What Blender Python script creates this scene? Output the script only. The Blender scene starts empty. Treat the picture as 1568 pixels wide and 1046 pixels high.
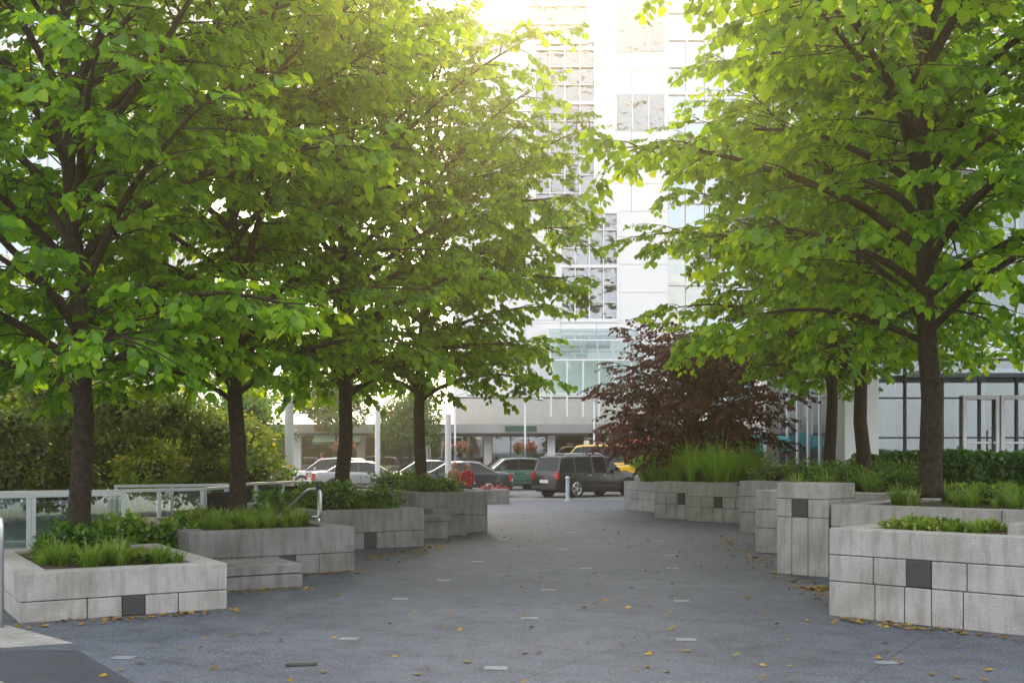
import bpy, bmesh, math, random
import numpy as np
from mathutils import Vector, Matrix
random.seed(7)
RNG = np.random.default_rng(11)
scene = bpy.context.scene
COL = scene.collection
rad = math.radians
HAZE = 0.0021

# ------------------------------------------------------------ materials
def nt(name):
    m = bpy.data.materials.new(name); m.use_nodes = True
    return m, m.node_tree.nodes, m.node_tree.links

def mat(name, col, rough=0.6, var=0.15, scale=6.0, metal=0.0, bump=0.0, bscale=None, speck=0.0, spscale=220, stain=0.0, coat=0.0, spec=0.5, streak=0.0):
    m, N, L = nt(name)
    b = N['Principled BSDF']
    b.inputs['Roughness'].default_value = rough
    b.inputs['Metallic'].default_value = metal
    b.inputs['Coat Weight'].default_value = coat
    b.inputs['Specular IOR Level'].default_value = spec
    tc = N.new('ShaderNodeTexCoord')
    nz = N.new('ShaderNodeTexNoise'); nz.inputs['Scale'].default_value = scale; nz.inputs['Detail'].default_value = 4
    L.new(tc.outputs['Object'], nz.inputs['Vector'])
    cr = N.new('ShaderNodeValToRGB')
    cr.color_ramp.elements[0].position = 0.3; cr.color_ramp.elements[1].position = 0.7
    cr.color_ramp.elements[0].color = tuple(c*(1-var) for c in col)+(1,)
    cr.color_ramp.elements[1].color = tuple(min(1, c*(1+var)) for c in col)+(1,)
    L.new(nz.outputs['Fac'], cr.inputs['Fac'])
    out = cr.outputs['Color']
    def mulr(src, p0, c0, p1):
        nonlocal out
        r2 = N.new('ShaderNodeValToRGB'); r2.color_ramp.elements[0].position = p0; r2.color_ramp.elements[1].position = p1
        r2.color_ramp.elements[0].color = c0+(1,); r2.color_ramp.elements[1].color = (1, 1, 1, 1)
        L.new(src, r2.inputs['Fac'])
        mx = N.new('ShaderNodeMix'); mx.data_type = 'RGBA'; mx.blend_type = 'MULTIPLY'; mx.inputs[0].default_value = 1
        L.new(out, mx.inputs[6]); L.new(r2.outputs['Color'], mx.inputs[7]); out = mx.outputs[2]
    if stain > 0:
        n2 = N.new('ShaderNodeTexNoise'); n2.inputs['Scale'].default_value = 0.9; n2.inputs['Detail'].default_value = 8; n2.inputs['Roughness'].default_value = 0.7
        L.new(tc.outputs['Object'], n2.inputs['Vector']); mulr(n2.outputs['Fac'], .35, (1-stain, 1-stain, 1-stain*1.1), .6)
    if streak > 0:
        mp = N.new('ShaderNodeMapping'); mp.inputs['Scale'].default_value = (7, 7, .9); L.new(tc.outputs['Object'], mp.inputs['Vector'])
        n4 = N.new('ShaderNodeTexNoise'); n4.inputs['Scale'].default_value = 1.4; n4.inputs['Detail'].default_value = 5; n4.inputs['Roughness'].default_value = .65
        L.new(mp.outputs['Vector'], n4.inputs['Vector']); mulr(n4.outputs['Fac'], .34, (1-streak, 1-streak*1.02, 1-streak*1.08), .52)
    if speck > 0:
        n3 = N.new('ShaderNodeTexNoise'); n3.inputs['Scale'].default_value = spscale; n3.inputs['Detail'].default_value = 2
        L.new(tc.outputs['Object'], n3.inputs['Vector']); mulr(n3.outputs['Fac'], .36, (1-speck,)*3, .6)
    L.new(out, b.inputs['Base Color'])
    if bump > 0:
        bn = N.new('ShaderNodeTexNoise'); bn.inputs['Scale'].default_value = bscale or scale*5; bn.inputs['Detail'].default_value = 4
        L.new(tc.outputs['Object'], bn.inputs['Vector'])
        bp = N.new('ShaderNodeBump'); bp.inputs['Strength'].default_value = bump; bp.inputs['Distance'].default_value = 0.02
        L.new(bn.outputs['Fac'], bp.inputs['Height']); L.new(bp.outputs['Normal'], b.inputs['Normal'])
    return m

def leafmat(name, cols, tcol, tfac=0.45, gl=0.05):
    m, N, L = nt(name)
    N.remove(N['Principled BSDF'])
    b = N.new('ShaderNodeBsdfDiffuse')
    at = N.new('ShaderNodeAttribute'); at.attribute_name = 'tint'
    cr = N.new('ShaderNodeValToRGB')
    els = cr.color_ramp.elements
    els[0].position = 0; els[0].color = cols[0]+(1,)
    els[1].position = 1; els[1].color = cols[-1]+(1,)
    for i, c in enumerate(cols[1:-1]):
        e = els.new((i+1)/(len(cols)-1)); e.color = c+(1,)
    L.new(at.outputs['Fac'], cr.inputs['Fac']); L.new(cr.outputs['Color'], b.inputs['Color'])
    tr = N.new('ShaderNodeBsdfTranslucent')
    mx = N.new('ShaderNodeMix'); mx.data_type = 'RGBA'; mx.blend_type = 'MULTIPLY'; mx.inputs[0].default_value = 1
    mx.inputs[7].default_value = tcol+(1,)
    mx.clamp_result = False
    L.new(cr.outputs['Color'], mx.inputs[6]); L.new(mx.outputs[2], tr.inputs['Color'])
    ms = N.new('ShaderNodeMixShader'); ms.inputs['Fac'].default_value = tfac
    L.new(b.outputs['BSDF'], ms.inputs[1]); L.new(tr.outputs['BSDF'], ms.inputs[2])
    g = N.new('ShaderNodeBsdfGlossy'); g.inputs['Roughness'].default_value = .42
    m2 = N.new('ShaderNodeMixShader'); m2.inputs['Fac'].default_value = gl
    L.new(ms.outputs['Shader'], m2.inputs[1]); L.new(g.outputs[0], m2.inputs[2])
    L.new(m2.outputs['Shader'], N['Material Output'].inputs['Surface'])
    return m

def glassmat(name, tint, refl=0.35, bump=0.0, bscale=0.5, rough=0.02, base=None, top=1.0):
    m, N, L = nt(name)
    N.remove(N['Principled BSDF'])
    if base is None:
        a = N.new('ShaderNodeBsdfTransparent'); a.inputs['Color'].default_value = tint+(1,)
    else:
        a = N.new('ShaderNodeBsdfDiffuse'); a.inputs['Color'].default_value = base+(1,)
    g = N.new('ShaderNodeBsdfGlossy'); g.inputs['Roughness'].default_value = rough; g.inputs['Color'].default_value = (0.9, 0.95, 1, 1)
    lw = N.new('ShaderNodeLayerWeight'); lw.inputs['Blend'].default_value = 0.35
    mr = N.new('ShaderNodeMapRange'); mr.inputs['To Min'].default_value = refl; mr.inputs['To Max'].default_value = top
    L.new(lw.outputs['Fresnel'], mr.inputs['Value'])
    ms = N.new('ShaderNodeMixShader')
    L.new(mr.outputs['Result'], ms.inputs['Fac']); L.new(a.outputs[0], ms.inputs[1]); L.new(g.outputs[0], ms.inputs[2])
    L.new(ms.outputs[0], N['Material Output'].inputs['Surface'])
    if bump > 0:
        tc = N.new('ShaderNodeTexCoord')
        nz = N.new('ShaderNodeTexNoise'); nz.inputs['Scale'].default_value = bscale; nz.inputs['Detail'].default_value = 2
        L.new(tc.outputs['Object'], nz.inputs['Vector'])
        bp = N.new('ShaderNodeBump'); bp.inputs['Strength'].default_value = bump; bp.inputs['Distance'].default_value = 0.3
        L.new(nz.outputs['Fac'], bp.inputs['Height']); L.new(bp.outputs['Normal'], g.inputs['Normal'])
    return m

M = {}
M['stone'] = mat('granite_light', (0.42, 0.417, 0.42), 0.8, 0.10, 3, bump=0.25, bscale=50, speck=0.22, spscale=60, stain=0.34, streak=.26)
M['stone2'] = mat('granite_grey', (0.26, 0.262, 0.275), 0.8, 0.12, 3, bump=0.25, bscale=50, speck=0.25, spscale=55, stain=0.38, streak=.34)
M['joint'] = mat('stone_joint', (0.045, 0.045, 0.045), 0.9)
M['plate'] = mat('dark_lamp_plate', (0.035, 0.037, 0.042), 0.4, 0.1, 30)
M['soil'] = mat('soil', (0.06, 0.042, 0.025), 0.95, 0.4, 9, bump=0.8)
M['bark'] = mat('bark', (0.038, 0.031, 0.024), 0.9, 0.5, 14, bump=0.9, bscale=26, spec=.2)
M['white'] = mat('white_panel', (0.80, 0.80, 0.80), 0.45, 0.03, 0.5)
M['fascia'] = mat('grey_fascia', (0.34, 0.34, 0.34), 0.7, 0.12, 0.8)
M['whitem'] = mat('white_metal', (0.60, 0.66, 0.72), 0.35, 0.03, 2)
M['steel'] = mat('stainless_steel', (0.6, 0.61, 0.63), 0.28, 0.05, 8, metal=0.9)
M['dark'] = mat('dark_metal', (0.03, 0.032, 0.035), 0.45, 0.1, 5)
M['black'] = mat('black_rubber', (0.015, 0.015, 0.016), 0.8, 0.1, 20)
M['rail_glass'] = glassmat('rail_glass', (0.86, 0.91, 0.91), 0.08)
M['tower_glass'] = glassmat('tower_glass', (0.1, 0.1, 0.1), 0.27, bump=0.9, bscale=1.1, base=(0.02, 0.03, 0.045))
M['blue_glass'] = glassmat('blue_glass', (0.1, 0.1, 0.1), 0.35, bump=0.25, bscale=0.3, base=(0.12, 0.22, 0.28))
M['shop_glass'] = glassmat('shop_glass', (0.70, 0.78, 0.78), 0.10)
M['canopy_glass'] = glassmat('canopy_glass', (0.75, 0.95, 0.92), 0.2)
M['interior'] = mat('interior_wall', (0.20, 0.165, 0.12), 0.8, 0.3, 1.2)
M['cream'] = mat('cream_wall', (0.55, 0.53, 0.49), 0.8, 0.06, 2)
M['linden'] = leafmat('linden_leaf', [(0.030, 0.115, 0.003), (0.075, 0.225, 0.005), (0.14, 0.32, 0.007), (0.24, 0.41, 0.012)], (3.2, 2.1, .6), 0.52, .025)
M['maple'] = leafmat('maple_leaf', [(0.014, 0.005, 0.008), (0.045, 0.011, 0.014), (0.10, 0.028, 0.022), (0.13, 0.065, 0.028)], (2.2, 1.5, 1.3), 0.35, .03)
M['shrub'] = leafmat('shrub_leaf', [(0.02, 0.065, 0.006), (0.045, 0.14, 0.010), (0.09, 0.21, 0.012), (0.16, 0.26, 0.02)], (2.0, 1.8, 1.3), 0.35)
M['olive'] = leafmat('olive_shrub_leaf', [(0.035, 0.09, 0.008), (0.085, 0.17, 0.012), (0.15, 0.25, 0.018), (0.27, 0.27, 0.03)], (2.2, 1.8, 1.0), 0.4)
M['hedge'] = leafmat('hedge_leaf', [(0.015, 0.055, 0.006), (0.03, 0.11, 0.009), (0.06, 0.18, 0.014)], (1.8, 1.8, 1.3), 0.25)
M['grass'] = leafmat('grass_blade', [(0.06, 0.13, 0.012), (0.12, 0.23, 0.02), (0.26, 0.34, 0.07)], (2.0, 1.8, 1.3), 0.4)
M['tallgrass'] = leafmat('tall_grass_blade', [(0.10, 0.26, 0.015), (0.20, 0.42, 0.03), (0.34, 0.52, 0.07)], (2.0, 1.8, 1.3), 0.45)
M['litter'] = leafmat('fallen_leaf', [(0.16, 0.09, 0.02), (0.40, 0.26, 0.03), (0.28, 0.14, 0.04), (0.14, 0.16, 0.03)], (1, 1, 1), 0.1)
M['flower'] = leafmat('flower_petal', [(0.4, 0.02, 0.03), (0.5, 0.05, 0.15), (0.6, 0.15, 0.03), (0.6, 0.3, 0.4)], (1, 1, 1), 0.2)
M['core'] = mat('foliage_dark_filler', (0.015, 0.035, 0.008), 0.95, 0.4, 5)

# ------------------------------------------------------------ geometry helpers
class Geo:
    def __init__(s): s.v = []; s.f = []; s.m = []
    def box(s, a, b, mi=0, T=None):
        x0, y0, z0 = a; x1, y1, z1 = b
        o = len(s.v)
        P = [(x0, y0, z0), (x1, y0, z0), (x1, y1, z0), (x0, y1, z0), (x0, y0, z1), (x1, y0, z1), (x1, y1, z1), (x0, y1, z1)]
        if T is not None: P = [tuple(T @ Vector(p)) for p in P]
        s.v += P
        for q in [(0, 3, 2, 1), (4, 5, 6, 7), (0, 1, 5, 4), (1, 2, 6, 5), (2, 3, 7, 6), (3, 0, 4, 7)]:
            s.f.append(tuple(o+i for i in q)); s.m.append(mi)
    def quad(s, pts, mi=0):
        o = len(s.v); s.v += [tuple(p) for p in pts]; s.f.append(tuple(range(o, o+len(pts)))); s.m.append(mi)
    def tube(s, pts, radii, n=6, mi=0, cap=True):
        pts = [Vector(p) for p in pts]
        o = len(s.v); K = len(pts)
        ref = None
        for i, p in enumerate(pts):
            d = (pts[min(i+1, K-1)]-pts[max(i-1, 0)])
            if d.length < 1e-9: d = Vector((0, 0, 1))
            d.normalize()
            if ref is None:
                ref = Vector((1, 0, 0)) if abs(d.x) < 0.8 else Vector((0, 1, 0))
            a = (ref - d*ref.dot(d)).normalized(); ref = a
            b = d.cross(a)
            r = radii[i] if hasattr(radii, '__len__') else radii
            for k in range(n):
                t = 2*math.pi*k/n
                s.v.append(tuple(p + a*(r*math.cos(t)) + b*(r*math.sin(t))))
        for i in range(K-1):
            for k in range(n):
                s.f.append((o+i*n+k, o+i*n+(k+1) % n, o+(i+1)*n+(k+1) % n, o+(i+1)*n+k)); s.m.append(mi)
        if cap and n > 3:
            s.f.append(tuple(o+k for k in reversed(range(n)))); s.m.append(mi)
            s.f.append(tuple(o+(K-1)*n+k for k in range(n))); s.m.append(mi)
    def mesh(s, name, mats, smooth=False):
        me = bpy.data.meshes.new(name); me.from_pydata(s.v, [], s.f)
        for m in mats: me.materials.append(m)
        me.polygons.foreach_set('material_index', s.m)
        if smooth: me.polygons.foreach_set('use_smooth', [True]*len(s.f))
        me.update(); return me

def obj(name, me, parent=None, loc=(0, 0, 0), rot=0.0, scale=1.0, bevel=0.0):
    o = bpy.data.objects.new(name, me); COL.objects.link(o)
    o.location = loc; o.rotation_euler = (0, 0, rot)
    o.scale = (scale,)*3 if not hasattr(scale, '__len__') else scale
    if parent: o.parent = parent
    if bevel:
        b = o.modifiers.new('bevel', 'BEVEL'); b.width = bevel; b.segments = 2; b.limit_method = 'ANGLE'
    return o
def empty(name, loc=(0, 0, 0), rot=0.0, scale=1.0):
    e = bpy.data.objects.new(name, None); COL.objects.link(e); e.location = loc; e.rotation_euler = (0, 0, rot); e.scale = (scale,)*3
    e.empty_display_size = 0.2
    return e

TEMPL = np.array([(0, 0, 0), (.40, .16, .07), (.40, .58, .05), (0, 1.0, -.10), (-.40, .58, .05), (-.40, .16, .07)])
def leaf_mesh(name, P, D, Nn, S, C, material, width=1.0):
    P = np.asarray(P, float); D = np.asarray(D, float); Nn = np.asarray(Nn, float); S = np.asarray(S, float); C = np.asarray(C, float)
    D /= np.linalg.norm(D, axis=1, keepdims=True)+1e-9
    Nn = Nn - D*np.sum(D*Nn, axis=1, keepdims=True); Nn /= np.linalg.norm(Nn, axis=1, keepdims=True)+1e-9
    B = np.cross(D, Nn)
    n = len(P)
    T = TEMPL
    V = P[:, None, :] + S[:, None, None]*(B[:, None, :]*T[None, :, 0:1]*width + D[:, None, :]*T[None, :, 1:2] + Nn[:, None, :]*T[None, :, 2:3])
    me = bpy.data.meshes.new(name)
    me.vertices.add(n*6); me.vertices.foreach_set('co', V.reshape(-1))
    idx = (np.arange(n)*6)[:, None] + np.array([0, 1, 2, 3, 0, 3, 4, 5])[None, :]
    me.loops.add(n*8); me.loops.foreach_set('vertex_index', idx.reshape(-1).astype(np.int32))
    me.polygons.add(n*2); me.polygons.foreach_set('loop_start', (np.arange(n*2)*4).astype(np.int32))
    me.update(calc_edges=True); me.validate()
    at = me.attributes.new('tint', 'FLOAT', 'POINT')
    at.data.foreach_set('value', np.repeat(np.clip(C, 0, 1), 6).astype(np.float32))
    me.materials.append(material)
    return me

# ------------------------------------------------------------ trees
def rv(a=1.0): return Vector((random.uniform(-a, a), random.uniform(-a, a), random.uniform(-a, a)))

def make_tree_meshes(seed, H=12, tr=0.15, clear=2.2, R=4.6, nl=40, leaf=0.155, lmat='linden', sec_step=0.33, twig_step=0.23, lpt=7, el0=0, el1=62, lname='foliage', rtop=1.35):
    random.seed(seed)
    g = Geo(); P = []; D = []; Nn = []; S = []; C = []
    K = 16; tp = []; trd = []
    wob = [Vector((0, 0, 0))]
    for i in range(K): wob.append(wob[-1]+Vector((random.uniform(-.06, .06), random.uniform(-.06, .06), 0)))
    for i in range(K+1):
        t = i/K; z = t*H*0.93
        tp.append(Vector((wob[i].x*min(1, z/2), wob[i].y*min(1, z/2), z)))
        r = tr*(1-t)**0.85*(1.0) + 0.012
        if i == 0: r = tr*1.35
        trd.append(r)
    tp.insert(1, Vector((0, 0, 0.18))); trd.insert(1, tr*1.08)
    g.tube(tp, trd, 12)
    def trunk_at(h):
        for i in range(len(tp)-1):
            if tp[i+1].z >= h:
                f = (h-tp[i].z)/(tp[i+1].z-tp[i].z); return tp[i].lerp(tp[i+1], f), trd[i]*(1-f)+trd[i+1]*f
        return tp[-1], trd[-1]
    def twig(p, d, L, outer):
        d = d.normalized(); n = 4
        pts = [p.copy()]; q = p.copy(); dd = d.copy()
        side = random.choice((-1, 1))
        for k in range(n):
            dd = (dd + Vector((0, 0, -0.14)) + rv(0.13)).normalized()
            q = q + dd*(L/n); pts.append(q.copy())
        g.tube([pts[0], pts[-1]], [0.006, 0.002], 3, cap=False)
        cnt = lpt
        for k in range(cnt):
            f = (k+0.6)/cnt; j = min(n-1, int(f*n)); b = pts[j].lerp(pts[j+1], min(1, f*n-j))
            side = -side
            lat = Vector((-dd.y, dd.x, 0))
            if lat.length < 0.1: lat = Vector((1, 0, 0))
            lat.normalize()
            ld = dd*0.7 + lat*side*random.uniform(0.5, 1.1) + Vector((0, 0, random.uniform(-0.85, 0.0))) + rv(.25)
            nn = Vector((0, 0, 1)) + rv(0.65) + dd*0.3
            P.append(b + ld.normalized()*0.03); D.append(ld); Nn.append(nn)
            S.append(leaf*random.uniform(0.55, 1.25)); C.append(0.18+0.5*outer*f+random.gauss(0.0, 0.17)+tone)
    ph = random.uniform(0, 6)
    for i in range(nl):
        t = (i+random.uniform(0, .6))/nl
        h = clear + (H*0.93-clear-0.3)*t**1.12
        base, br = trunk_at(h)
        az = ph + i*2.39996 + random.uniform(-.25, .25)
        if t < .3: prof = 0.86+0.14*t/.3
        else: prof = 1.0 - 0.9*((t-.3)/.7)**rtop
        Rl = R*prof*random.uniform(0.74, 1.14)
        el = rad(el0+(el1-el0)*t**.8 + random.uniform(-6, 8))
        L = max(0.8, Rl/math.cos(el)*(.98 if t < .7 else .75))
        d = Vector((math.cos(az)*math.cos(el), math.sin(az)*math.cos(el), math.sin(el)))
        n = max(4, int(L/sec_step)); pts = [base.copy()]; q = base.copy(); dd = (d+Vector((0, 0, .75))).normalized()
        r0 = min(br*0.62, 0.012*L+0.012)
        rr = [r0]
        for k in range(n):
            f = k/n
            dd = (dd*0.8 + d*0.25 + Vector((0, 0, 0.05-0.22*f)) + rv(0.07)).normalized()
            q = q + dd*(L/n); pts.append(q.copy()); rr.append(r0*(1-(k+1)/n)**0.8+0.006)
        g.tube(pts, rr, 6 if r0 > .03 else 5, cap=False)
        sd = random.choice((-1, 1))
        for k in range(1, n+1):
            f = k/n
            if f < 0.16: continue
            for rep in range(2 if random.random() < .55 else 1):
                sd = -sd
                bd = (pts[k]-pts[k-1]).normalized()
                a2 = sd*rad(random.uniform(32, 75))
                sdv = Matrix.Rotation(a2, 3, 'Z') @ bd
                sdv.z = sdv.z*0.6+random.uniform(-0.3, 0.38)
                sl = (0.35+0.42*(1-f)*min(1.0, f*3))*min(L, 4.5)*0.5*random.uniform(.6, 1.15)
                sl = max(0.35, min(sl, 1.7))
                tone = random.gauss(0, 0.13)
                m = max(2, int(sl/twig_step)); q = pts[k].copy(); sp = [q.copy()]; e = sdv.normalized()
                for j in range(m):
                    e = (e + Vector((0, 0, -0.09)) + rv(.1)).normalized(); q = q+e*(sl/m); sp.append(q.copy())
                rs = min(0.014, r0*0.5)
                g.tube([sp[0], sp[m//2], sp[-1]], [rs, rs*.6+.002, .004], 4, cap=False)
                ss = 1
                for j in range(1, m+1):
                    ss = -ss
                    outer = 0.4+0.6*f
                    tw = Matrix.Rotation(ss*rad(random.uniform(30, 65)), 3, 'Z') @ e
                    tw.z += random.uniform(-.45, .25)
                    twig(sp[j], tw, random.uniform(.28, .5), outer)
                twig(sp[-1], e, random.uniform(.3, .5), 0.5+.5*f)
        tone = 0
        twig(pts[-1], dd, .5, 1)
    wood = g.mesh('branches', [M['bark']], True)
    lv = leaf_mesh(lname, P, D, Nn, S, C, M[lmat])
    print('tree leaves', len(P))
    return wood, lv

LIND = [make_tree_meshes(101, H=11.8, R=4.6, nl=45, rtop=1.8), make_tree_meshes(202, H=12.3, R=4.8, nl=47, rtop=1.8), make_tree_meshes(303, H=11.5, R=4.7, nl=44, rtop=1.8)]
used = set()
def tree(name, v, loc, rot=0, s=1.0):
    e = empty(name, loc, rad(rot), s)
    a, b = v
    if a.name in used: a, b = a.copy(), b.copy()
    used.add(a.name)
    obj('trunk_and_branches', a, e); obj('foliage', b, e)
    return e
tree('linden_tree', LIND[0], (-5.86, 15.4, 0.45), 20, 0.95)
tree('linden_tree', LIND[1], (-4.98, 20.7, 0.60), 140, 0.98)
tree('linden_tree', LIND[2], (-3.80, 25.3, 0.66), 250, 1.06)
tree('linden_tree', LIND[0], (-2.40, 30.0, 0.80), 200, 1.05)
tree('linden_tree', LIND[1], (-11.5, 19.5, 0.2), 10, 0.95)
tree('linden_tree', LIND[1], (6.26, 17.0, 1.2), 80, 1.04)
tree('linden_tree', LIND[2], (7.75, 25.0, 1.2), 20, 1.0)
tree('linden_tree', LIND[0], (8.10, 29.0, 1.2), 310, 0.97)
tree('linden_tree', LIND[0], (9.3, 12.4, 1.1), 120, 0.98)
mp = make_tree_meshes(505, H=4.3, tr=0.10, clear=0.5, R=3.3, nl=66, leaf=0.12, lmat='maple', el0=2, el1=50)
tree('red_maple_tree', mp, (5.4, 34.0, 0.9), 0, 1.0)

# ------------------------------------------------------------ shrubs, hedges, grasses
def clumps(name, blobs, n, leaf, lm, parent=None, core=True, flat=0.35, width=0.8):
    vols = np.array([b[3]*b[4]+b[4]*b[5] for b in blobs]); vols = vols/vols.sum()
    P = []; D = []; Nn = []; S = []; C = []
    g = Geo()
    for b, w in zip(blobs, vols):
        k = int(n*w)
        u = RNG.normal(size=(k, 3)); u /= np.linalg.norm(u, axis=1, keepdims=True)
        lump = 1+0.16*np.sin(u[:, 0]*5+b[0]*3)*np.sin(u[:, 1]*6+b[1])+0.14*np.sin(u[:, 2]*9+b[0])
        r = lump*(0.62+0.46*RNG.random(k)**0.8)
        p = np.array(b[:3])+u*r[:, None]*np.array(b[3:])
        keep = p[:, 2] > 0.02
        p = p[keep]; u2 = u[keep]; k2 = len(p)
        P.append(p); D.append(u2*0.6+RNG.normal(size=(k2, 3))*0.55+np.array([0, 0, -.15])); Nn.append(u2*0.6+np.array([0, 0, .7])+RNG.normal(size=(k2, 3))*flat)
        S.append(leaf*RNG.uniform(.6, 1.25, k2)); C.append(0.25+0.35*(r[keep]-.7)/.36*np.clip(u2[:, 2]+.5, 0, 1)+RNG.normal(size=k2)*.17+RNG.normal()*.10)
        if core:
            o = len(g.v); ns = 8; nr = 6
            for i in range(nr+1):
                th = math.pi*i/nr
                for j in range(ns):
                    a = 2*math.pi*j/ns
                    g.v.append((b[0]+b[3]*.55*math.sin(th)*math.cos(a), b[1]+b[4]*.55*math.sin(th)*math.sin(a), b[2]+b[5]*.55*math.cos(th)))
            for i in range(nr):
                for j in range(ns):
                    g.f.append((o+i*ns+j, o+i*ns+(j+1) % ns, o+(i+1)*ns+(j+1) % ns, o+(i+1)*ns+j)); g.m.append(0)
    me = leaf_mesh('leaves', np.concatenate(P), np.concatenate(D), np.concatenate(Nn), np.concatenate(S), np.concatenate(C), M[lm], width)
    e = parent or empty(name)
    obj('leaves', me, e)
    if core: obj('dark_filler', g.mesh('inner', [M['core']], True), e)  # solid dark filler added inside the leaves to block see-through
    return e

def grass(name, tufts, h=0.35, blades=90, lm='grass', wid=0.007):
    V = []; F = []; C = []
    for (x, y, z, s) in tufts:
        tt = random.uniform(-.2, .3)
        for i in range(int(blades*s)):
            a = random.uniform(0, 6.283); r0 = random.uniform(0, .09*s)
            L = h*s*random.uniform(.5, 1.2); lean = random.uniform(.1, 1.15)
            bx = x+math.cos(a)*r0; by = y+math.sin(a)*r0
            dx, dy = math.cos(a+random.uniform(-.5, .5)), math.sin(a+random.uniform(-.5, .5))
            o = len(V); c = random.random(); tn = (-dy, dx)
            for k, (f, w) in enumerate([(0, 1), (.4, .9), (.75, .6), (1, .08)]):
                out = L*lean*(f**1.8)*.9; up = L*(f-0.45*lean*f**2.6)
                for sg in (-1, 1):
                    V.append((bx+dx*out+tn[0]*wid*w*sg, by+dy*out+tn[1]*wid*w*sg, z+up)); C.append(min(1, max(0, c*.5+.35*f+tt)))
            for k in range(3): F.append((o+2*k, o+2*k+1, o+2*k+3, o+2*k+2))
    me = bpy.data.meshes.new(name); me.from_pydata(V, [], F); me.materials.append(M[lm])
    at = me.attributes.new('tint', 'FLOAT', 'POINT'); at.data.foreach_set('value', C)
    return obj(name, me)

# ------------------------------------------------------------ planters
def planter(name, p0, ang, L, D, H, plate=None, stone='stone', wall=0.32, soil=True, courses=(0.42,), seed=1):
    rnd = random.Random(seed)
    g = Geo(); gp = 0.009
    zc = [0]+[c*H for c in courses]+[H]
    def run(axis, a0, a1, c0, c1, front):
        ci = .014
        if axis == 'x': g.box((a0+ci, c0+ci, 0.0), (a1-ci, c1-ci, H-.02), 1)
        else: g.box((c0+ci, a0+ci, 0.0), (c1-ci, a1-ci, H-.02), 1)
        for k in range(len(zc)-1):
            top = k == len(zc)-2
            z0 = zc[k]+(gp/2 if k else 0.0); z1 = zc[k+1]-(gp/2 if not top else 0)
            cuts = [a0]
            if front and plate is not None and not top:
                pc, pw = plate
                if k == len(zc)-3: cuts += [pc-pw/2-.38, pc-pw/2, pc+pw/2, pc+pw/2+.38]
                else: cuts += [pc-pw/2-.36, pc-pw/2-.02, pc+pw/2-.0, pc+pw/2+.34]
                cuts = [c for c in cuts if c < a1-.1 and c >= a0 and (c == a0 or c > a0+.1)]
                a = cuts[-1]
                while a1-a > 1.6: a += 1.25; cuts.append(a)
            else:
                a = a0
                while a1-a > 3.4: a += rnd.uniform(2.4, 2.9); cuts.append(a)
            cuts.append(a1)
            for u0, u1 in zip(cuts[:-1], cuts[1:]):
                mi = 0
                if front and plate is not None and k == len(zc)-3 and abs((u0+u1)/2-plate[0]) < .05: mi = 2
                ua = u0+(gp/2 if u0 > a0 else 0); ub = u1-(gp/2 if u1 < a1 else 0)
                if axis == 'x': g.box((ua, c0, z0), (ub, c1, z1), mi)
                else: g.box((c0, ua, z0), (c1, ub, z1), mi)
    run('x', 0, L, 0, wall, True)
    run('x', 0, L, D-wall, D, False)
    run('y', wall+gp, D-wall-gp, 0, wall, False)
    run('y', wall+gp, D-wall-gp, L-wall, L, False)
    if soil: g.box((wall+.02, wall+.02, 0.02), (L-wall-.02, D-wall-.02, H-.04), 3)
    else: g.box((wall+.005, wall+.005, 0.02), (L-wall-.005, D-wall-.005, H-.003), 0)
    me = g.mesh(name, [M[stone], M['joint'], M['plate'], M['soil']])
    obj(name, me, None, (p0[0], p0[1], 0), rad(ang), bevel=0.010)
    def W(a, b, z=None):
        c, s = math.cos(rad(ang)), math.sin(rad(ang))
        return (p0[0]+a*c-b*s, p0[1]+a*s+b*c, H-.04 if z is None else z)
    return W
def bench_block(name, p0, ang, L, D, H, stone='stone2'):
    g = Geo()
    g.box((0.012, .012, 0), (L-.012, D-.012, H-.14), 1)
    n = max(1, round(L/1.2))
    for i in range(n):
        a = L*i/n; b = L*(i+1)/n
        g.box((a+(.005 if i else 0), 0, 0), (b-(.005 if i < n-1 else 0), D, H-.130), 0)
    g.box((-.02, -.02, H-.12), (L+.02, D+.02, H), 0)
    obj(name, g.mesh(name, [M[stone], M['joint']]), None, (p0[0], p0[1], 0), rad(ang), bevel=.01)

W1 = planter('stone_planter', (-5.41, 12.5), 30.8, 2.31, 3.4, 0.55, plate=(1.22, .26), seed=2)
bench_block('stone_bench', (-4.15, 15.2), 31, 1.42, .95, .32)
W2 = planter('stone_planter', (-4.74, 16.7), 30, 2.6, 4.2, 0.70, plate=(1.5, .26), stone='stone2', seed=3)
W3 = planter('stone_planter', (-3.7, 21.4), 33, 2.32, 4.0, 0.76, plate=(1.15, .26), stone='stone2', seed=4)
bench_block('stone_bench', (-2.25, 24.2), 30, 1.0, .8, .50)
bench_block('stone_bench', (-1.75, 25.1), 30, .85, .8, .60)
W4 = planter('stone_planter', (-2.2, 25.7), 28, 1.85, 2.0, 0.95, stone='stone2', seed=5)
W5 = planter('stone_planter', (-3.3, 28.1), 30, 2.7, 3.3, 0.9, stone='stone2', seed=6)
W5b = planter('stone_planter', (-1.5, 40.5), 20, 1.5, 2.0, 0.5, seed=7)
C3 = (.40, .70)
WR1 = planter('stone_planter', (3.65, 13.1), -42, 4.2, 2.2, 1.01, plate=(1.05, .28), courses=C3, seed=8)
WR2 = planter('stone_planter', (4.76, 16.98), -42, 4.6, 4.2, 1.10, courses=C3, seed=9)
g = Geo()
g.box((.012, .012, 0), (.848, .888, 1.36), 1)
for a, b in ((0, .25), (.258, .52), (.528, .86)): g.box((a, 0, 0), (b, .9, .88), 0)
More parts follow.
